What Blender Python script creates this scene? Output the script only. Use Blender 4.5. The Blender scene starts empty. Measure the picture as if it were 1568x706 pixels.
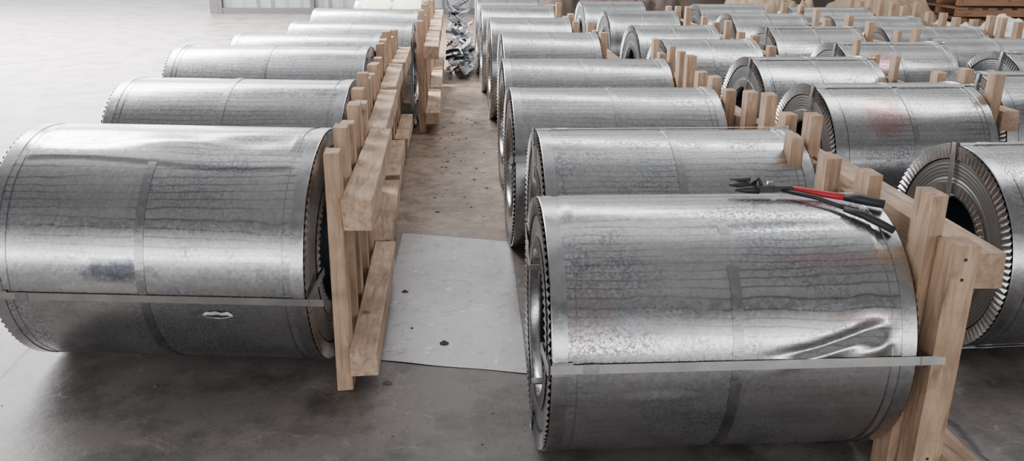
import bpy, bmesh, math, random
from mathutils import Matrix, Vector, noise
random.seed(7)
S = bpy.context.scene
COL = S.collection
PSI = math.radians(3.89); PIT = math.radians(19.03)

# ---------------------------------------------------------------- node utils
def newmat(name):
    m = bpy.data.materials.new(name); m.use_nodes = True
    nt = m.node_tree
    return m, nt, nt.nodes['Principled BSDF']
def N(nt, t, **kw):
    n = nt.nodes.new(t)
    for k, v in kw.items():
        if k.startswith('i_'):
            key = k[2:]
            key = int(key) if key.isdigit() else key
            n.inputs[key].default_value = v
        else: setattr(n, k, v)
    return n
def L(nt, a, b): nt.links.new(a, b)
def M(nt, op, a, b=None, c=None, clamp=False):
    n = nt.nodes.new('ShaderNodeMath'); n.operation = op; n.use_clamp = clamp
    for i, v in enumerate((a, b, c)):
        if v is None: continue
        if isinstance(v, (int, float)): n.inputs[i].default_value = v
        else: nt.links.new(v, n.inputs[i])
    return n.outputs[0]
def MIX(nt, f, a, b, mode='MIX'):
    n = nt.nodes.new('ShaderNodeMix'); n.data_type = 'RGBA'; n.blend_type = mode
    for i, v in ((0, f), (6, a), (7, b)):
        if isinstance(v, (int, float)): n.inputs[i].default_value = v
        elif isinstance(v, tuple): n.inputs[i].default_value = v + (1,) if len(v) == 3 else v
        else: nt.links.new(v, n.inputs[i])
    return n.outputs[2]
def RAMP(nt, f, stops):
    n = nt.nodes.new('ShaderNodeValToRGB')
    e = n.color_ramp.elements
    while len(e) < len(stops): e.new(0.5)
    for i, (p, c) in enumerate(stops):
        e[i].position = p
        e[i].color = (c, c, c, 1) if isinstance(c, (int, float)) else c + (1,)
    nt.links.new(f, n.inputs[0])
    return n.outputs[0]
def NOISE(nt, vec, scale, detail=4, rough=0.55, dist=0.0):
    n = N(nt, 'ShaderNodeTexNoise', i_Scale=scale, i_Detail=detail, i_Roughness=rough, i_Distortion=dist)
    if vec is not None: L(nt, vec, n.inputs['Vector'])
    return n.outputs['Fac']

# ---------------------------------------------------------------- materials
def galv(name, base=(0.53, 0.54, 0.545), patches=()):
    """galvanised sheet wrap; patches = (x, angle, rx, ra, colour, strength)"""
    m, nt, P = newmat(name)
    tc = N(nt, 'ShaderNodeTexCoord'); oi = N(nt, 'ShaderNodeObjectInfo')
    sx = N(nt, 'ShaderNodeSeparateXYZ'); L(nt, tc.outputs['Object'], sx.inputs[0])
    ny = M(nt, 'MULTIPLY', sx.outputs['Y'], -1.0)
    ang = M(nt, 'ARCTAN2', sx.outputs['Z'], ny)
    rnd = M(nt, 'MULTIPLY', oi.outputs['Random'], 37.0)
    cv = N(nt, 'ShaderNodeCombineXYZ'); L(nt, sx.outputs['X'], cv.inputs[0])
    L(nt, M(nt, 'MULTIPLY', ang, 0.43), cv.inputs[1]); L(nt, rnd, cv.inputs[2])
    v = cv.outputs[0]
    mp = N(nt, 'ShaderNodeMapping'); mp.inputs['Scale'].default_value = (0.35, 2.5, 1); L(nt, v, mp.inputs[0])
    big = NOISE(nt, mp.outputs[0], 3.0, 5, 0.6)
    mid = NOISE(nt, v, 14, 5, 0.7)
    fine = NOISE(nt, v, 95, 3, 0.7)
    sp = N(nt, 'ShaderNodeTexVoronoi', i_Scale=105.0); L(nt, v, sp.inputs['Vector'])
    spv = N(nt, 'ShaderNodeSeparateColor'); L(nt, sp.outputs['Color'], spv.inputs[0])
    clus = RAMP(nt, NOISE(nt, v, 2.6, 4, 0.65), [(0.44, 0.08), (0.62, 1.0)])
    speck = RAMP(nt, NOISE(nt, v, 90, 4, 0.85), [(0.46, 0.0), (0.55, 1.0)])
    cs = M(nt, 'MULTIPLY', clus, speck)
    wob = NOISE(nt, mp.outputs[0], 1.3, 2, 0.5)
    wob2 = NOISE(nt, v, 9.0, 2, 0.5)
    ph = M(nt, 'ADD', M(nt, 'MULTIPLY', ang, 46.0), M(nt, 'MULTIPLY', wob, 16.0))
    ph = M(nt, 'ADD', ph, M(nt, 'MULTIPLY', wob2, 2.2))
    ln = M(nt, 'POWER', M(nt, 'ABSOLUTE', M(nt, 'SINE', ph)), 26.0)
    top = RAMP(nt, sx.outputs['Z'], [(0.02, 0.25), (0.2, 1.0)])
    lm = M(nt, 'MULTIPLY', ln, RAMP(nt, NOISE(nt, v, 3.0, 2), [(0.38, 0.3), (0.6, 1.0)]))
    lm = M(nt, 'MULTIPLY', lm, top)
    c = MIX(nt, big, tuple(b * 0.68 for b in base), tuple(min(1, b * 1.2) for b in base))
    c = MIX(nt, RAMP(nt, mid, [(0.42, 0.0), (0.78, 0.4)]), c, tuple(b * 0.6 for b in base))
    c = MIX(nt, M(nt, 'MULTIPLY', spv.outputs[0], 0.30), c, (0.74, 0.76, 0.78))
    c = MIX(nt, M(nt, 'MULTIPLY', cs, 0.75), c, (0.12, 0.13, 0.165))
    c = MIX(nt, M(nt, 'MULTIPLY', lm, 0.62), c, (0.12, 0.11, 0.105))
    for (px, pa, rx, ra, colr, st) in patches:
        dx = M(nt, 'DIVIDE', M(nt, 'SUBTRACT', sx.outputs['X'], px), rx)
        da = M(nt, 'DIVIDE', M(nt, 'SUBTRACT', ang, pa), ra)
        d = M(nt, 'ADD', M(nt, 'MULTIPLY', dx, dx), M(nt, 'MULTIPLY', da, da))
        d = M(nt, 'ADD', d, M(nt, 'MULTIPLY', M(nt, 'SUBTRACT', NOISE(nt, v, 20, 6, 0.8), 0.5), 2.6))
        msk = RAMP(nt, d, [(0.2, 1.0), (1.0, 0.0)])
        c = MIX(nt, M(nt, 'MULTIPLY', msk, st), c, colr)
    L(nt, c, P.inputs['Base Color'])
    P.inputs['Metallic'].default_value = 0.95
    r = M(nt, 'ADD', M(nt, 'MULTIPLY', big, 0.08), 0.13)
    r = M(nt, 'ADD', r, M(nt, 'MULTIPLY', cs, 0.22))
    r = M(nt, 'ADD', r, M(nt, 'MULTIPLY', spv.outputs[1], 0.08))
    L(nt, r, P.inputs['Roughness'])
    mp2 = N(nt, 'ShaderNodeMapping'); mp2.inputs['Scale'].default_value = (0.6, 1.6, 1); L(nt, v, mp2.inputs[0])
    h = M(nt, 'ADD', M(nt, 'MULTIPLY', NOISE(nt, mp2.outputs[0], 2.6, 2), 0.8), M(nt, 'MULTIPLY', fine, 0.02))
    h = M(nt, 'ADD', h, M(nt, 'MULTIPLY', spv.outputs[2], 0.007))
    b = N(nt, 'ShaderNodeBump', i_Strength=0.22, i_Distance=0.02); L(nt, h, b.inputs['Height']); L(nt, b.outputs[0], P.inputs['Normal'])
    return m

def metal(name, col, rough, metallic=1.0, nscale=20, bump=0.1):
    m, nt, P = newmat(name)
    tc = N(nt, 'ShaderNodeTexCoord')
    n = NOISE(nt, tc.outputs['Object'], nscale, 5, 0.6)
    L(nt, MIX(nt, n, tuple(c * 0.7 for c in col), tuple(min(1, c * 1.2) for c in col)), P.inputs['Base Color'])
    P.inputs['Metallic'].default_value = metallic
    L(nt, M(nt, 'ADD', M(nt, 'MULTIPLY', n, 0.2), rough - 0.1), P.inputs['Roughness'])
    b = N(nt, 'ShaderNodeBump', i_Strength=bump, i_Distance=0.01); L(nt, n, b.inputs['Height']); L(nt, b.outputs[0], P.inputs['Normal'])
    return m

def facemat(name):
    m, nt, P = newmat(name)
    tc = N(nt, 'ShaderNodeTexCoord')
    sx = N(nt, 'ShaderNodeSeparateXYZ'); L(nt, tc.outputs['Object'], sx.inputs[0])
    rr = M(nt, 'SQRT', M(nt, 'ADD', M(nt, 'POWER', sx.outputs['Y'], 2.0), M(nt, 'POWER', sx.outputs['Z'], 2.0)))
    w = M(nt, 'SINE', M(nt, 'MULTIPLY', rr, 420.0))
    n = NOISE(nt, tc.outputs['Object'], 7, 5, 0.6)
    c = MIX(nt, n, (0.28, 0.30, 0.32), (0.62, 0.64, 0.66))
    c = MIX(nt, M(nt, 'MULTIPLY', M(nt, 'ADD', w, 1.0), 0.10), c, (0.12, 0.12, 0.14))
    L(nt, c, P.inputs['Base Color']); P.inputs['Metallic'].default_value = 0.9
    P.inputs['Roughness'].default_value = 0.36
    b = N(nt, 'ShaderNodeBump', i_Strength=0.12, i_Distance=0.004); L(nt, w, b.inputs['Height']); L(nt, b.outputs[0], P.inputs['Normal'])
    return m

def wood(name, scl, a=(0.19, 0.115, 0.07), b_=(0.57, 0.395, 0.27)):
    m, nt, P = newmat(name)
    tc = N(nt, 'ShaderNodeTexCoord'); oi = N(nt, 'ShaderNodeObjectInfo')
    mp = N(nt, 'ShaderNodeMapping'); mp.inputs['Scale'].default_value = scl
    add = N(nt, 'ShaderNodeVectorMath', operation='ADD'); L(nt, tc.outputs['Object'], add.inputs[0])
    cb = N(nt, 'ShaderNodeCombineXYZ')
    for i in range(3): L(nt, M(nt, 'MULTIPLY', oi.outputs['Random'], 9.0 + i), cb.inputs[i])
    L(nt, cb.outputs[0], add.inputs[1]); L(nt, add.outputs[0], mp.inputs[0])
    g = NOISE(nt, mp.outputs[0], 11, 7, 0.7, 0.8)
    l = NOISE(nt, add.outputs[0], 5, 4, 0.6)
    kn = N(nt, 'ShaderNodeTexVoronoi', i_Scale=5.0); L(nt, add.outputs[0], kn.inputs['Vector'])
    c = RAMP(nt, g, [(0.30, a), (0.45, tuple((x + y) / 2 * 1.08 for x, y in zip(a, b_))), (0.62, b_)])
    c = MIX(nt, RAMP(nt, l, [(0.36, 0.55), (0.58, 0.0)]), c, (0.23, 0.15, 0.10))
    c = MIX(nt, RAMP(nt, kn.outputs['Distance'], [(0.05, 0.8), (0.12, 0.0)]), c, (0.10, 0.05, 0.03))
    L(nt, c, P.inputs['Base Color']); P.inputs['Roughness'].default_value = 0.75
    b = N(nt, 'ShaderNodeBump', i_Strength=0.45, i_Distance=0.004); L(nt, g, b.inputs['Height']); L(nt, b.outputs[0], P.inputs['Normal'])
    return m

def plain(name, col, rough=0.5, metallic=0.0, var=0.25, nscale=15, bump=0.15, bd=0.01):
    m, nt, P = newmat(name)
    tc = N(nt, 'ShaderNodeTexCoord')
    n = NOISE(nt, tc.outputs['Object'], nscale, 5, 0.6)
    L(nt, MIX(nt, n, tuple(c * (1 - var) for c in col), tuple(min(1, c * (1 + var)) for c in col)), P.inputs['Base Color'])
    P.inputs['Roughness'].default_value = rough; P.inputs['Metallic'].default_value = metallic
    b = N(nt, 'ShaderNodeBump', i_Strength=bump, i_Distance=bd); L(nt, n, b.inputs['Height']); L(nt, b.outputs[0], P.inputs['Normal'])
    return m

G1 = galv('galvanised_sheet')
G2 = galv('galvanised_sheet_dull', (0.45, 0.45, 0.455))
G_A1 = galv('galvanised_sheet_spotted', patches=[(-0.10, 0.10, 0.15, 0.11, (0.07, 0.08, 0.12), 0.8), (-0.15, -0.04, 0.2, 0.05, (0.8, 0.81, 0.82), 0.5)])
RED_REFL = (0.42, 0.08, 0.08)  # tint for red reflections painted into the wrap colour
G_B1 = galv('galvanised_sheet_faint_reflections', patches=[(0.32, 0.85, 0.22, 0.08, RED_REFL, 0.22), (0.36, 0.42, 0.12, 0.06, RED_REFL, 0.28), (-0.43, 0.45, 0.1, 0.3, RED_REFL, 0.12), (-0.22, -0.12, 0.12, 0.05, (0.8, 0.82, 0.84), 0.5)])  # red patches are painted-in reflections; the pale patch is separate
G_RED_REFL = galv('galvanised_sheet_red_reflection', patches=[(-0.16, 0.80, 0.15, 0.34, (0.5, 0.05, 0.06), 0.38)])  # red reflection painted into the sheet colour
G_PINK = galv('galvanised_sheet_pink_reflection', patches=[(0.0, 0.6, 0.25, 0.2, RED_REFL, 0.18)])  # faint red reflection painted into the sheet colour
GUARD = metal('edge_guard_steel', (0.48, 0.49, 0.505), 0.27, nscale=30)
BAND = metal('seam_band_steel', (0.40, 0.41, 0.42), 0.26, nscale=50)
CRIMP = metal('crimped_guard_steel', (0.62, 0.63, 0.65), 0.3, nscale=60)
FACE = facemat('coil_side_wraps')
BORE = metal('bore_steel', (0.24, 0.28, 0.32), 0.4, nscale=8)
STRAP = metal('strap_steel', (0.50, 0.50, 0.48), 0.34, 0.9, nscale=12)
DARK = plain('dark_rubber', (0.02, 0.02, 0.024), 0.5)
SCUFF = plain('scuffed_zinc', (0.6, 0.61, 0.59), 0.6, 0.3)
WV = wood('pine_upright', (3.2, 3.2, 0.35))
WH = wood('pine_runner', (3.2, 0.35, 3.2), (0.21, 0.13, 0.085), (0.61, 0.44, 0.315))
WARM = wood('pine_old', (0.5, 3, 3), (0.16, 0.07, 0.035), (0.34, 0.18, 0.10))

# ---------------------------------------------------------------- mesh builder
class MB:
    def __init__(s): s.v = []; s.f = []; s.m = []; s.sm = []
    def add(s, vs, fs, mat, smooth=False):
        o = len(s.v); s.v += [tuple(v) for v in vs]
        for f in fs: s.f.append([i + o for i in f]); s.m.append(mat); s.sm.append(smooth)
    def box(s, c, d, mat=0, rot=None, jit=0.0):
        hx, hy, hz = d[0] / 2, d[1] / 2, d[2] / 2
        vs = [Vector((x, y, z)) for x in (-hx, hx) for y in (-hy, hy) for z in (-hz, hz)]
        if jit: vs = [v + Vector([random.uniform(-jit, jit) for _ in range(3)]) for v in vs]
        if rot is not None: vs = [rot @ v for v in vs]
        c = Vector(c); vs = [v + c for v in vs]
        s.add(vs, [(0, 1, 3, 2), (4, 6, 7, 5), (0, 4, 5, 1), (2, 3, 7, 6), (0, 2, 6, 4), (1, 5, 7, 3)], mat)
    def revolve(s, prof, n, mat, smooth=True, flip=False, disp=None):
        vs = []
        for (x, r) in prof:
            for i in range(n):
                t = 2 * math.pi * i / n
                rr = r + (disp(x, t) if disp else 0)
                vs.append((x, -rr * math.cos(t), rr * math.sin(t)))
        fs = []
        for j in range(len(prof) - 1):
            for i in range(n):
                k = (i + 1) % n
                q = (j * n + i, j * n + k, (j + 1) * n + k, (j + 1) * n + i)
                fs.append(q[::-1] if flip else q)
        s.add(vs, fs, mat, smooth)
    def segs(s, prof, n, mat, disp=None):
        for a, b in zip(prof[:-1], prof[1:]): s.revolve([a, b], n, mat, True, disp=disp)
    def crimp(s, x0, sgn, r0, r1, n, mat, dep=0.007):
        vs = []; fs = []
        for i in range(2 * n):
            t = math.pi * i / n
            o = dep if i % 2 else 0.0
            for r, k in ((r0, 0.35), (r1, 1.0)):
                vs.append((x0 + sgn * (0.002 + o * k), -r * math.cos(t), r * math.sin(t)))
        for i in range(2 * n):
            k = (i + 1) % (2 * n)
            fs.append((2 * i, 2 * i + 1, 2 * k + 1, 2 * k))
        s.add(vs, fs, mat, False)
    def tube(s, pts, r, mat=0, n=10):
        pts = [Vector(p) for p in pts]
        rs = r if isinstance(r, (list, tuple)) else [r] * len(pts)
        vs = []; fs = []
        for i, p in enumerate(pts):
            d = (pts[min(i + 1, len(pts) - 1)] - pts[max(i - 1, 0)]).normalized()
            a = d.cross(Vector((0, 0, 1)))
            a = a.normalized() if a.length > 1e-3 else Vector((1, 0, 0))
            b = d.cross(a)
            for k in range(n):
                t = 2 * math.pi * k / n
                vs.append(p + (a * math.cos(t) + b * math.sin(t)) * rs[i])
        for i in range(len(pts) - 1):
            for k in range(n):
                k2 = (k + 1) % n
                fs.append((i * n + k, i * n + k2, (i + 1) * n + k2, (i + 1) * n + k))
        fs.append(tuple(range(n))[::-1]); fs.append(tuple((len(pts) - 1) * n + k for k in range(n)))
        s.add(vs, fs, mat, True)
    def grid(s, fn, nu, nv, mat=0, smooth=True):
        vs = [fn(i / nu, j / nv) for i in range(nu + 1) for j in range(nv + 1)]
        fs = [(i * (nv + 1) + j, (i + 1) * (nv + 1) + j, (i + 1) * (nv + 1) + j + 1, i * (nv + 1) + j + 1) for i in range(nu) for j in range(nv)]
        s.add(vs, fs, mat, smooth)
    def obj(s, name, mats, loc=(0, 0, 0), rz=0.0, bevel=0.0, parent=None, fixn=True):
        me = bpy.data.meshes.new(name); me.from_pydata(s.v, [], s.f)
        for m in mats: me.materials.append(m)
        for p, mi, sm in zip(me.polygons, s.m, s.sm): p.material_index = mi; p.use_smooth = sm
        if fixn:
            bm = bmesh.new(); bm.from_mesh(me); bmesh.ops.recalc_face_normals(bm, faces=bm.faces); bm.to_mesh(me); bm.free()
        o = bpy.data.objects.new(name, me); COL.objects.link(o)
        o.location = loc; o.rotation_euler = (0, 0, rz)
        if bevel:
            b = o.modifiers.new('bevel', 'BEVEL'); b.width = bevel; b.segments = 2; b.limit_method = 'ANGLE'
        if parent: o.parent = parent
        return o

# ---------------------------------------------------------------- coil
def coil(xl, y, Lc, R, rot=-2.0, body=None, detail=1, straps=(), dents=None, rin=None, bands=True):
    if body is None: body = random.choice((G1, G1, G2))
    mb = MB(); h = Lc / 2
    rin = rin or R * 0.52
    n = 128 if detail > 1 else 96
    nx = 80 if dents else 10
    sd = random.random() * 10
    def dsp(x, t):
        e = 0.0016 * math.sin(3 * t + sd) * math.sin(4 * x + sd)
        if dents: e += dents(x, t)
        return e
    mb.revolve([(-h + Lc * i / nx, R) for i in range(nx + 1)], n if not dents else 320, 0, True, disp=dsp)
    g = 0.045
    for sg in (-1, 1):
        xe = sg * h
        mb.segs([(xe + sg * 0.001, R * 0.97), (xe + sg * 0.001, R + 0.002), (xe - sg * 0.002, R + 0.0038), (xe - sg * g, R + 0.0036), (xe - sg * (g + 0.001), R - 0.002)], n, 1)
        mb.segs([(xe - sg * (g + 0.026), R - 0.002), (xe - sg * (g + 0.0262), R + 0.0024), (xe - sg * (g + 0.029), R + 0.0024), (xe - sg * (g + 0.0292), R - 0.002)], n, 7)
        mb.crimp(xe, sg, R * 0.865, R - 0.001, 100, 2, 0.009 if sg < 0 else 0.004)
        mb.revolve([(xe + sg * 0.002, R * 0.868), (xe - sg * 0.004, R * 0.862), (xe - sg * 0.004, R * 0.85), (xe, R * 0.845)], n, 5, True)
        mb.revolve([(xe, R * 0.85), (xe - sg * 0.003, (R * 0.85 + rin) / 2), (xe, rin + 0.045)], n, 3, False)
        mb.crimp(xe, sg, rin + 0.048, rin + 0.004, 60, 2, 0.004)
        mb.revolve([(xe + sg * 0.005, rin + 0.006), (xe + sg * 0.003, rin - 0.004), (xe - sg * 0.06, rin - 0.005), (xe - sg * 0.061, rin)], n, 1, True)
    mb.revolve([(-h + 0.003, rin), (h - 0.003, rin)], n, 4, True)
    if bands:
        xb = random.uniform(-0.02, 0.02)
        mb.segs([(xb - 0.016, R - 0.002), (xb - 0.0158, R + 0.0030), (xb + 0.0158, R + 0.0030), (xb + 0.016, R - 0.002)], n, 7)
    for (th, ext) in straps:
        th = math.radians(th)
        Rm = Matrix.Rotation(-th, 3, 'X')
        def P(x, r): return (x, -r * math.cos(th), r * math.sin(th))
        wdt = 0.027
        mb.box(P(ext / 2, R + 0.0070), (Lc + 0.03 + ext, 0.0015, wdt), 6, Rm)
        for sg in (-1, 1):
            mb.box(P(sg * (h + 0.0125), (R + rin) / 2 + 0.002), (0.0025, R - rin + 0.02, wdt), 6, Rm)
        mb.box(P(0, rin - 0.008), (Lc + 0.02, 0.0025, wdt), 6, Rm)
        mb.box(P(-h - 0.008, R - 0.012), (0.006, 0.05, wdt * 1.9), 5, Rm)
        mb.box(P(-h + 0.03, R + 0.0052), (0.06, 0.002, wdt * 1.5), 1, Rm)
        mb.box(P(-h + 0.11, R + 0.0085), (0.045, 0.003, wdt * 1.12), 1, Rm)
    ra = math.radians(rot)
    return mb.obj('steel_coil', [body, GUARD, CRIMP, FACE, BORE, DARK, STRAP, BAND], (xl + h * math.cos(ra), y, R + 0.006), ra)

def step(z, w): return 0.5 + 0.5 * math.tanh(z / (2 * w))
def dentsB1(x, t):
    e = 0
    tt = (t + math.pi) % (2 * math.pi) - math.pi
    for (x0, t0, sx, st, a, sl) in ((0.31, 0.26, 0.11, 0.045, -0.014, 0.8), (0.25, 0.17, 0.10, 0.04, 0.010, 0.8), (0.41, 0.20, 0.045, 0.06, 0.011, 0.9),
                                    (0.19, 0.19, 0.08, 0.03, -0.006, 0.3), (0.39, 0.34, 0.04, 0.07, -0.008, 0.4), (0.15, 1.15, 0.25, 0.05, -0.004, 0.1)):
        tq = tt - t0 - sl * (x - x0)
        e += a * math.exp(-((x - x0) / sx) ** 2 - (tq / st) ** 2)
    e *= step(0.455 - x, 0.008)
    if abs(x) < 0.45: e += 0.0035 * step(tt - (0.80 - 0.05 * math.sin(5 * x)), 0.005)
    return e
def dentsA1(x, t):
    tt = (t + math.pi) % (2 * math.pi) - math.pi
    e = 0
    for (x0, t0, sx, st, a, sl) in ((-0.3, 1.3, 0.2, 0.12, -0.008, 0.1), (0.05, 1.25, 0.15, 0.09, 0.008, -0.2), (0.35, 1.3, 0.15, 0.12, -0.008, 0.1), (0.22, -0.27, 0.05, 0.02, -0.006, 0)):
        tq = tt - t0 - sl * (x - x0)
        e += a * math.exp(-((x - x0) / sx) ** 2 - (tq / st) ** 2)
    e *= step(0.47 - abs(x), 0.008)
    if abs(x) < 0.48: e += 0.004 * step(tt - (1.0 - 0.05 * math.sin(5 * x)), 0.005)
    return e

# aisle row left
A1 = coil(-1.585, 3.25, 1.11, 0.447, -6, G_A1, 2, straps=[(-7, 0.05)], dents=dentsA1)
coil(-1.66, 4.44, 1.15, 0.445, -5, G2)
coil(-1.76, 5.66, 1.22, 0.455, -4, G1)
coil(-1.62, 6.62, 1.08, 0.442, -4)
coil(-1.38, 7.58, 1.04, 0.442, -4)
coil(-1.38, 8.86, 1.04, 0.447, -4)
coil(-1.12, 10.35, 0.8, 0.45, -4, body=plain('cream_paper_wrap', (0.62, 0.57, 0.44), 0.6))
# aisle row right
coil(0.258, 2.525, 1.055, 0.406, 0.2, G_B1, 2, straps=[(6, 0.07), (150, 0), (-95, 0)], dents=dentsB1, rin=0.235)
coil(0.335, 3.44, 1.07, 0.415, 0.5, G1, straps=[(-20, 0), (100, 0)])
coil(0.285, 4.44, 1.07, 0.42, 0.5, G2, straps=[(20, 0)])
coil(0.305, 5.56, 1.06, 0.42, 0.5, straps=[(0, 0)])
coil(0.355, 6.60, 0.72, 0.45, 0.5, straps=[(10, 0)])
coil(0.315, 7.85, 0.71, 0.45, 0.5)
coil(0.285, 9.30, 0.75, 0.45, 0.5)
coil(0.27, 10.6, 0.72, 0.45, 0.5)
# second right row
coil(1.99, 3.18, 1.15, 0.412, 2, G1, straps=[(95, 0), (-60, 0)])
coil(1.93, 4.58, 0.90, 0.42, 3, G_RED_REFL, straps=[(80, 0), (-70, 0)])
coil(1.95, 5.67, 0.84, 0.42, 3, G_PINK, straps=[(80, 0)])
coil(1.60, 6.70, 0.74, 0.42, 2)
coil(1.60, 7.80, 0.74, 0.42, 2)
coil(1.62, 9.40, 0.76, 0.42, 2)
coil(1.56, 10.8, 0.76, 0.42, 2)
# third / fourth right rows
coil(3.12, 5.02, 1.1, 0.42, 3, straps=[(80, 0)])
coil(3.90, 6.02, 1.0, 0.42, 3, straps=[(80, 0)])
coil(2.90, 6.53, 0.86, 0.42, 3, G_RED_REFL, straps=[(80, 0)])
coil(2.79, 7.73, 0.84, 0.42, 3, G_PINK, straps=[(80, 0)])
coil(2.88, 9.15, 0.80, 0.42, 3)
coil(2.88, 10.4, 0.80, 0.42, 3)
coil(4.05, 7.15, 1.0, 0.40, 2)
coil(4.05, 8.15, 1.0, 0.40, 2)
coil(4.05, 9.3, 1.0, 0.40, 2)
coil(4.05, 10.5, 1.0, 0.40, 2)

# ---------------------------------------------------------------- pallets on edge
def pallet(x, y0, y1, hgt=0.9, posts=4, zt=0.68, zb=0.13, rot=0.0, pw=0.08, bw=0.1, pt=0.055, tops=None):
    mb = MB(); ln = y1 - y0
    for i in range(posts):
        yy = y0 + pw / 2 + (ln - pw) * i / (posts - 1) + random.uniform(-0.04, 0.04) * (0 < i < posts - 1)
        hh = hgt + random.uniform(-0.06, 0.04)
        if tops: hh = tops[i % len(tops)]
        mb.box((pt / 2, yy - y0, hh / 2), (pt, pw, hh), 0, Matrix.Rotation(random.uniform(-0.015, 0.015), 3, 'X'), 0.003)
    for z in (zt, zb):
        mb.box((pt + bw / 2 + 0.001, ln / 2 + random.uniform(-.02, .02), z), (bw, ln + 0.06, 0.105), 1, None, 0.004)
    return mb.obj('timber_pallet', [WV, WH, DARK], (x, y0, 0.004), math.radians(rot), 0.004)

pallet(-0.448, 2.83, 3.93, 0.9, 5, rot=0.5, tops=(0.90, 0.93, 0.9, 0.92, 0.88), zt=0.69)
pallet(-0.485, 4.02, 5.06, 0.92, 5, rot=1)
pallet(-0.51, 5.2, 6.12, 0.92, 4, rot=1)
pallet(-0.51, 6.22, 7.05, 0.92, 4)
pallet(-0.31, 7.2, 8.3, 0.95, 4, bw=0.12)
pallet(-0.31, 8.5, 9.6, 0.95, 4, bw=0.12)
pallet(-0.29, 9.8, 10.9, 0.95, 4)
pallet(1.425, 3.30, 4.15, 0.90, 4, zt=0.68)
pallet(1.375, 4.25, 5.1, 0.92, 4, zt=0.68)
pallet(1.385, 5.25, 6.05, 0.90, 4, pt=0.04, bw=0.06)
pallet(1.09, 6.45, 7.2, 0.93, 3)
pallet(1.04, 7.6, 8.4, 0.93, 3)
pallet(1.05, 9.0, 9.8, 0.93, 3)
pallet(2.86, 4.36, 5.0, 0.90, 3)
pallet(2.82, 5.35, 6.0, 0.90, 3, pt=.03, bw=.03)
pallet(2.37, 6.4, 7.2, 0.88, 3)
pallet(2.37, 7.5, 8.3, 0.88, 3)
pallet(2.41, 9.0, 9.9, 0.88, 3)
pallet(3.79, 6.6, 7.3, 0.90, 3, pt=.04, bw=.05)
pallet(3.66, 7.5, 8.5, 0.90, 3)
pallet(3.71, 8.8, 9.8, 0.90, 3)
for yy in (7.0, 8.0, 9.1, 10.2):
    pallet(5.08, yy, yy + 0.9, 0.90, 4)

# pallet of the front right coil
mb = MB()
mb.box((0.025, 0.14, 0.46), (0.05, 0.09, 0.92), 0, None, 0.003)
mb.box((0.025, 0.50, 0.44), (0.05, 0.09, 0.88), 0, None, 0.003)
mb.box((0.025, 0.80, 0.43), (0.05, 0.09, 0.86), 0, None, 0.003)
mb.box((0.025, 1.12, 0.43), (0.05, 0.09, 0.86), 0, None, 0.003)
mb.box((0.072, 0.045, 0.400), (0.085, 0.08, 0.80), 0, None, 0.003)
mb.box((0.195, 0.66, 0.70), (0.12, 1.18, 0.11), 1, Matrix.Rotation(-0.03, 3, 'Z'), 0.004)
mb.box((0.095, 0.70, 0.70), (0.085, 0.08, 0.10), 0, None, 0.003)
mb.box((0.095, 0.20, 0.70), (0.085, 0.08, 0.10), 0, None, 0.003)
mb.box((0.095, 1.15, 0.70), (0.085, 0.08, 0.10), 0, None, 0.003)
mb.box((0.165, 0.62, 0.08), (0.10, 1.30, 0.10), 1, None, 0.004)
mb.box((0.085, 0.66, 0.08), (0.07, 0.9, 0.08), 1, None, 0.004)
for zz in (0.76, 0.70, 0.12): mb.box((0.072, 0.005, zz), (0.009, 0.003, 0.009), 2)
mb.obj('timber_pallet', [WV, WH, DARK], (1.330, 2.11, 0.004), math.radians(1), 0.004)

# ---------------------------------------------------------------- bolt cutter on coil
mb = MB()
def top(x, y, e=0.012):
    return 0.412 + math.sqrt(max(0.0, 0.412 ** 2 - (y - 2.525) ** 2)) + e
def P3(x, y, e=0.015): return (x - 0.04, y + 0.005, top(x, y + 0.005, e))
mb.tube([P3(0.92, 2.60, .03), P3(0.96, 2.585, .03), P3(1.0, 2.57, .028)], [0.006, 0.012, 0.014], 1)
mb.tube([P3(0.925, 2.555, .02), P3(0.96, 2.55, .02), P3(1.0, 2.55, .02)], [0.005, 0.011, 0.014], 1)
mb.tube([P3(0.93, 2.62, .05), P3(0.95, 2.60, .045), P3(0.98, 2.58, .05)], 0.006, 1)
mb.box(P3(1.02, 2.56, .025), (0.06, 0.04, 0.022), 1)
mb.box(P3(1.075, 2.55, .025), (0.06, 0.025, 0.018), 1)
mb.tube([P3(0.99, 2.57, .04), P3(1.0, 2.56, .055), P3(1.01, 2.55, .03)], 0.006, 1)
mb.tube([P3(1.04, 2.565, .045), P3(1.04, 2.56, .02)], 0.010, 2)
mb.tube([P3(1.07, 2.57, .024), P3(1.16, 2.53, .016), P3(1.27, 2.47, .014)], 0.011, 0)
mb.tube([P3(1.07, 2.545, .02), P3(1.16, 2.48, .014), P3(1.24, 2.40, .012)], 0.007, 1)
mb.tube([P3(1.25, 2.48, .014), P3(1.29, 2.455, .018), P3(1.352, 2.42, .018)], [0.011, 0.016, 0.013], 1)
mb.tube([P3(1.22, 2.41, .012), P3(1.27, 2.37, .016), P3(1.335, 2.31, .016)], [0.009, 0.013, 0.011], 1)
mb.obj('bolt_cutter', [plain('red_enamel', (0.5, 0.02, 0.03), 0.35), DARK, GUARD])

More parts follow.
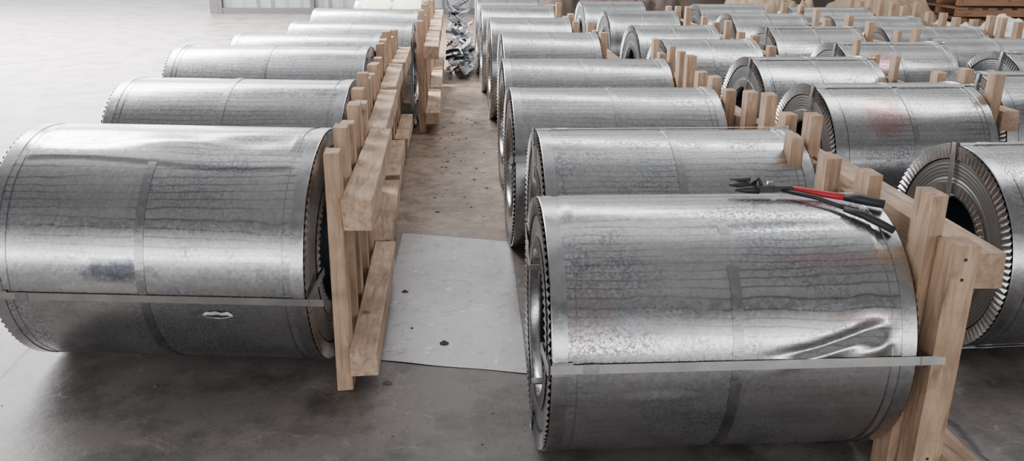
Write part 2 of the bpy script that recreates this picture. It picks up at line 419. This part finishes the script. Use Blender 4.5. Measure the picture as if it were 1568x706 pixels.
# ---------------------------------------------------------------- floor & sheet & shell
m, nt, P = newmat('concrete_floor')
tc = N(nt, 'ShaderNodeTexCoord'); v = tc.outputs['Object']
sx = N(nt, 'ShaderNodeSeparateXYZ'); L(nt, v, sx.inputs[0])
n1 = NOISE(nt, v, 1.3, 6, 0.65); n2 = NOISE(nt, v, 30, 4, 0.7); n3 = NOISE(nt, v, 3, 7, 0.75)
c = MIX(nt, n1, (0.11, 0.096, 0.092), (0.24, 0.213, 0.205))
c = MIX(nt, M(nt, 'MULTIPLY', n2, 0.45), c, (0.27, 0.24, 0.23))
c = MIX(nt, RAMP(nt, n3, [(0.46, 0.0), (0.62, 0.75)]), c, (0.06, 0.052, 0.048))
c = MIX(nt, RAMP(nt, NOISE(nt, v, 7, 6, 0.75, 1.2), [(0.58, 0.0), (0.66, 0.45)]), c, (0.38, 0.34, 0.32))
c = MIX(nt, RAMP(nt, NOISE(nt, v, 60, 2, 0.6), [(0.64, 0.0), (0.72, 0.75)]), c, (0.05, 0.04, 0.035))
ad = M(nt, 'ABSOLUTE', M(nt, 'SUBTRACT', sx.outputs['X'], 0.0))
aisle = M(nt, 'MULTIPLY', RAMP(nt, ad, [(0.35, 1.0), (0.9, 0.0)]), RAMP(nt, M(nt, 'DIVIDE', sx.outputs['Y'], 10.0), [(0.38, 0.0), (0.48, 1.0)]))
dirt = RAMP(nt, NOISE(nt, v, 6, 7, 0.85), [(0.38, (0.09, 0.06, 0.042)), (0.62, (0.38, 0.275, 0.195))])
c = MIX(nt, M(nt, 'MULTIPLY', aisle, 0.88), c, dirt)
wn = M(nt, 'MULTIPLY', M(nt, 'SUBTRACT', NOISE(nt, v, 5, 5), 0.5), 0.12)
def crack(coord, pos, w):
    d = M(nt, 'ABSOLUTE', M(nt, 'SUBTRACT', M(nt, 'ADD', coord, wn), pos))
    return RAMP(nt, M(nt, 'DIVIDE', d, w), [(0.3, 1.0), (1.0, 0.0)])
k = M(nt, 'MAXIMUM', crack(sx.outputs['X'], 1.72, 0.02), crack(sx.outputs['X'], -1.72, 0.014))
c = MIX(nt, M(nt, 'MULTIPLY', k, 0.75), c, (0.03, 0.027, 0.024))
L(nt, c, P.inputs['Base Color'])
L(nt, M(nt, 'ADD', M(nt, 'MULTIPLY', n1, 0.3), 0.30), P.inputs['Roughness'])
b = N(nt, 'ShaderNodeBump', i_Strength=0.25, i_Distance=0.01)
L(nt, M(nt, 'SUBTRACT', n2, k), b.inputs['Height']); L(nt, b.outputs[0], P.inputs['Normal'])
FLOOR = m
mb = MB(); mb.box((0, 20, -0.1), (80, 70, 0.2)); mb.obj('floor', [FLOOR])

m, nt, P = newmat('dusty_zinc_sheet')
tc = N(nt, 'ShaderNodeTexCoord'); v = tc.outputs['Object']
n1 = NOISE(nt, v, 2.2, 5, 0.6); sc = RAMP(nt, NOISE(nt, v, 11, 6, 0.8, 1.8), [(0.58, 0.0), (0.64, 1.0)])
dk = RAMP(nt, NOISE(nt, v, 12, 6, 0.8), [(0.54, 0.0), (0.66, 1.0)])
sp = NOISE(nt, v, 90, 3, 0.7)
c = MIX(nt, n1, (0.29, 0.285, 0.295), (0.50, 0.49, 0.50)); c = MIX(nt, M(nt, 'MULTIPLY', sc, 0.75), c, (0.8, 0.8, 0.8))
c = MIX(nt, M(nt, 'MULTIPLY', sp, 0.3), c, (0.15, 0.14, 0.14))
c = MIX(nt, M(nt, 'MULTIPLY', dk, 0.55), c, (0.15, 0.12, 0.10))
L(nt, c, P.inputs['Base Color']); P.inputs['Metallic'].default_value = 0.7
L(nt, M(nt, 'ADD', M(nt, 'MULTIPLY', n1, 0.25), 0.27), P.inputs['Roughness'])
b = N(nt, 'ShaderNodeBump', i_Strength=0.25, i_Distance=0.015); L(nt, n1, b.inputs['Height']); L(nt, b.outputs[0], P.inputs['Normal'])
mb = MB()
cn = [(-0.345, 3.07), (0.262, 2.93), (0.30, 4.43), (-0.31, 4.60)]
def sh(u, w):
    a = Vector(cn[0]).lerp(Vector(cn[1]), u); bb = Vector(cn[3]).lerp(Vector(cn[2]), u); p = a.lerp(bb, w)
    return (p.x + 0.002 * math.sin(9 * w), p.y + 0.003 * math.sin(11 * u), 0.0022 + 0.001 * (1 + math.sin(7 * u + 5 * w)) )
mb.grid(sh, 24, 40, 0)
o = mb.obj('loose_steel_sheet', [m])

mb = MB()
def chip(x, y, s, mat=0, z=0.0):
    n = 7; a0 = random.random() * 6
    ring = [(x + s * (0.6 + 0.5 * random.random()) * math.cos(a0 + 6.283 * i / n), y + 0.6 * s * (0.6 + 0.5 * random.random()) * math.sin(a0 + 6.283 * i / n), z + 0.001) for i in range(n)]
    topv = (x, y, z + s * 0.5)
    mb.add(ring + [topv], [(i, (i + 1) % n, n) for i in range(n)] + [tuple(range(n))[::-1]], mat)
for (x, y, s) in [(-0.06, 3.20, 0.03), (-0.27, 2.88, 0.028), (-1.13, 2.9, 0.022), (-0.25, 3.75, 0.022), (-0.2, 3.35, 0.010)]:
    chip(x, y, s, 0, 0.004 if y > 3.1 and x > -0.4 else 0.0)
for _ in range(140):
    chip(random.uniform(-0.25, 0.22), random.uniform(4.8, 9.8), random.uniform(0.005, 0.018), random.choice((0, 1)))
for _ in range(20):
    chip(random.uniform(-1.8, 0.2), random.uniform(2.2, 2.8), random.uniform(0.003, 0.007), 0)
mb.obj('floor_debris', [plain('dry_leaf', (0.10, 0.075, 0.06), 0.8), plain('chip_pale', (0.5, 0.43, 0.35), 0.8)])

# torn flap on the left coil
mb = MB()
def tg(u, w, r0=0.4505, k=1.0, lift=0.006):
    x = (-0.055 + 0.11 * u) * k
    e = math.sin(math.pi * u) ** 0.6 if 0 < u < 1 else 0.0
    t = math.radians(-15) + (w - 0.5) * 0.075 * e * k + 0.006 * math.sin(17 * u) * w
    r = r0 + lift * (0.5 + 0.5 * math.sin(9 * u + 3 * w)) * w
    return (x, -r * math.cos(t), r * math.sin(t))
mb.grid(tg, 20, 6, 0)
mb.grid(lambda u, w: tg(u, 0.25 + w * 0.35, 0.4575, 0.8, 0.001), 20, 4, 1)
o = mb.obj('torn_flap', [SCUFF, DARK]); o.parent = A1; o.location = (0.24, 0, 0)

# back wall
mb = MB()
X0, X1, YW, HW = -5.0, 12.9, 19.0, 3.4
npl = int((X1 - X0) / 0.075)
vs = []; fs = []
for i in range(npl + 1):
    x = X0 + (X1 - X0) * i / npl; d = (0, 0, 0.05, 0.05)[i % 4]
    if i % 16 < 8: d *= 0.4
    vs += [(x, YW - d, 0.0), (x, YW - d, HW)]
for i in range(npl): fs.append((2 * i, 2 * i + 2, 2 * i + 3, 2 * i + 1))
mb.add(vs, fs, 0)
mb.box(((X0 + X1) / 2, YW - 0.08, 0.06), (X1 - X0, 0.1, 0.12), 1)
for i in range(9): mb.box((X0 + 2.0 * i, YW - 0.1, HW / 2), (0.09, 0.1, HW), 1)
mb.box((X0, YW - 0.02, HW / 2), (0.25, 0.25, HW), 1)
mb.obj('wall_back', [metal('corrugated_panel', (0.30, 0.32, 0.34), 0.5, 0.3), plain('wall_plinth', (0.10, 0.095, 0.095), 0.8)], fixn=False)
mb = MB(); mb.box((13, 5, 2.75), (0.2, 28, 5.5))
for yy in range(-8, 19, 4): mb.box((12.8, yy, 2.75), (0.25, 0.25, 5.5))
mb.obj('wall_right', [plain('right_wall_paint', (0.25, 0.24, 0.23), 0.7)])

# scrap pile
mb = MB()
for i in range(170):
    yy = random.uniform(10.1, 13.4); xx = random.uniform(-0.06, 0.18); hz = random.uniform(0.02, 0.75) * (0.4 + 0.6 * (yy - 10.1) / 3.3)
    rot = Matrix.Rotation(random.uniform(-0.9, 0.9), 3, 'Y') @ Matrix.Rotation(random.uniform(0, 6.28), 3, 'Z') @ Matrix.Rotation(random.uniform(-0.7, 0.7), 3, 'X')
    ln = random.uniform(0.15, 0.45); w = random.uniform(0.03, 0.12); kk = random.uniform(-3, 3)
    def fn(u, vv, ln=ln, w=w, kk=kk, rot=rot, c=(xx, yy, hz)):
        p = rot @ Vector(((u - 0.5) * ln, (vv - 0.5) * w, kk * 0.12 * (u - 0.5) ** 2 * ln)); q = p + Vector(c); q.z = max(q.z, 0.005); q.x = min(0.24, max(-0.11, q.x)); return q
    mb.grid(fn, 6, 1, random.choice((0, 0, 0, 1, 2)))
mb.obj('scrap_metal_pile', [CRIMP, BORE, DARK], fixn=False)

# stacked pallets far right
def pstack(x, y, nb, nl, w, rz):
    mb = MB()
    for k in range(nl):
        z = 0.145 * k
        for yy in (0.05, 0.6, 1.15): mb.box((w / 2, yy, z + 0.05), (w, 0.09, 0.09), 0, None, .004)
        for i in range(nb): mb.box((0.08 + i * (w - .16) / (nb - 1), 0.6, z + 0.108), (0.12, 1.2, 0.024), 0, None, .004)
    mb.obj('pallet_stack', [WARM], (x, y, 0.004), rz)
pstack(7.0, 11.8, 9, 7, 1.8, -0.05)
pstack(9.1, 11.6, 7, 6, 1.4, 0.05)

def tarp(x, y, w, d, h, mat, sd, name='crumpled_tarpaulin'):
    mb = MB()
    def fn(u, v):
        e = min(1, 5 * min(u, 1 - u)) * min(1, 5 * min(v, 1 - v))
        p = Vector((u * w * 2.5 + sd, v * d * 2.5, sd))
        nn = noise.noise(p) * 0.5 + 0.35 * abs(noise.noise(p * 2.3)) + 0.15 * noise.noise(p * 6)
        return ((u - 0.5) * w, (v - 0.5) * d, 0.01 + e ** 0.6 * h * max(0.15, 0.75 + 0.6 * nn))
    mb.grid(fn, 60, 40)
    return mb.obj(name, [mat], (x, y, 0))
TAN = plain('tan_canvas', (0.36, 0.27, 0.18), 0.75, nscale=4, bump=0.3)
BRN = plain('dark_canvas', (0.07, 0.05, 0.04), 0.8, nscale=4, bump=0.3)
WHT = plain('white_sheet_cover', (0.72, 0.72, 0.70), 0.4, nscale=3, bump=0.3)
tarp(6.2, 9.6, 1.5, 2.4, 0.75, WHT, 3)
tarp(6.1, 12.3, 1.6, 1.6, 0.95, TAN, 8)
tarp(4.5, 12.4, 1.4, 1.4, 0.9, TAN, 13)
tarp(6.4, 7.4, 1.4, 1.3, 0.72, WHT, 21)
tarp(2.2, 12.6, 2.6, 1.6, 0.95, BRN, 17)
tarp(5.2, 14.4, 7.5, 1.8, 1.3, BRN, 31)
tarp(9.6, 8.6, 2.4, 2.8, 0.8, TAN, 37)

# ---------------------------------------------------------------- light
w = bpy.data.worlds.new('World'); S.world = w; w.use_nodes = True
nt = w.node_tree; bg = nt.nodes['Background']
tc = N(nt, 'ShaderNodeTexCoord'); sx = N(nt, 'ShaderNodeSeparateXYZ'); L(nt, tc.outputs['Generated'], sx.inputs[0])
X, Y, Z = sx.outputs
base = RAMP(nt, Z, [(0.0, 0.12), (0.10, 0.22), (0.3, 0.15), (0.62, 0.11), (0.85, 0.30), (1.0, 0.42)])
fwd = M(nt, 'MULTIPLY', RAMP(nt, Y, [(0.05, 0.0), (0.5, 1.0)]), RAMP(nt, Z, [(0.1, 1.0), (0.28, 0.8), (0.4, 0.5), (0.7, 0.45), (0.9, 0.1)]))
st = M(nt, 'SINE', M(nt, 'MULTIPLY', M(nt, 'DIVIDE', Y, M(nt, 'MAXIMUM', Z, 0.08)), 5.0))
st = M(nt, 'MULTIPLY', RAMP(nt, st, [(0.3, 0.0), (0.6, 1.0)]), RAMP(nt, Z, [(0.25, 0.0), (0.45, 1.0)]))
st = M(nt, 'MULTIPLY', st, RAMP(nt, Y, [(0.0, 0.15), (0.35, 1.0)]))
back = M(nt, 'MULTIPLY', RAMP(nt, M(nt, 'MULTIPLY', Y, -1.0), [(0.35, 0.0), (0.6, 1.0)]), RAMP(nt, Z, [(0.0, 0.5), (0.02, 1.0), (0.08, 1.0), (0.14, 0.25), (0.28, 0.12), (0.42, 0.0)]))
dl = M(nt, 'ADD', M(nt, 'MULTIPLY', X, -0.6), M(nt, 'MULTIPLY', Y, 0.8))
left = M(nt, 'MULTIPLY', RAMP(nt, dl, [(0.8, 0.0), (0.95, 1.0)]), RAMP(nt, Z, [(0.0, 1.0), (0.25, 1.0), (0.38, 0.0)]))
tot = M(nt, 'ADD', base, M(nt, 'MULTIPLY', st, 0.9))
tot = M(nt, 'ADD', tot, M(nt, 'MULTIPLY', fwd, 0.85))
tot = M(nt, 'ADD', tot, M(nt, 'MULTIPLY', back, 7.5))
tot = M(nt, 'ADD', tot, M(nt, 'MULTIPLY', left, 9.0))
L(nt, tot, bg.inputs['Strength']); bg.inputs['Color'].default_value = (1.0, 0.985, 0.985, 1)

def area(name, loc, tgt, sx_, sy_, e, spread=180):
    l = bpy.data.lights.new(name, 'AREA'); l.shape = 'RECTANGLE'; l.size = sx_; l.size_y = sy_; l.energy = e
    l.spread = math.radians(spread)
    o = bpy.data.objects.new(name, l); COL.objects.link(o); o.location = loc
    o.rotation_euler = (Vector(tgt) - Vector(loc)).to_track_quat('-Z', 'Y').to_euler(); return o
area('floor_fill_left', (-8.5, 13, 5.5), (-8, 12.8, 0), 8, 12, 10000, 120)  # added overhead fill lamp, there to brighten the back-left floor
area('skylight_strip', (2.5, 9, 7), (2, 8.5, 0), 14, 1.2, 480)

# ---------------------------------------------------------------- camera
cam = bpy.data.cameras.new('camera'); co = bpy.data.objects.new('camera', cam); COL.objects.link(co)
cam.lens = 30.0; cam.sensor_width = 36.0
R = Matrix.Rotation(-PSI, 4, 'Z') @ Matrix.Rotation(math.pi / 2 - PIT, 4, 'X') @ Matrix.Rotation(math.radians(0.5), 4, 'Z')
co.matrix_world = Matrix.Translation((0, 0, 1.6)) @ R
S.camera = co
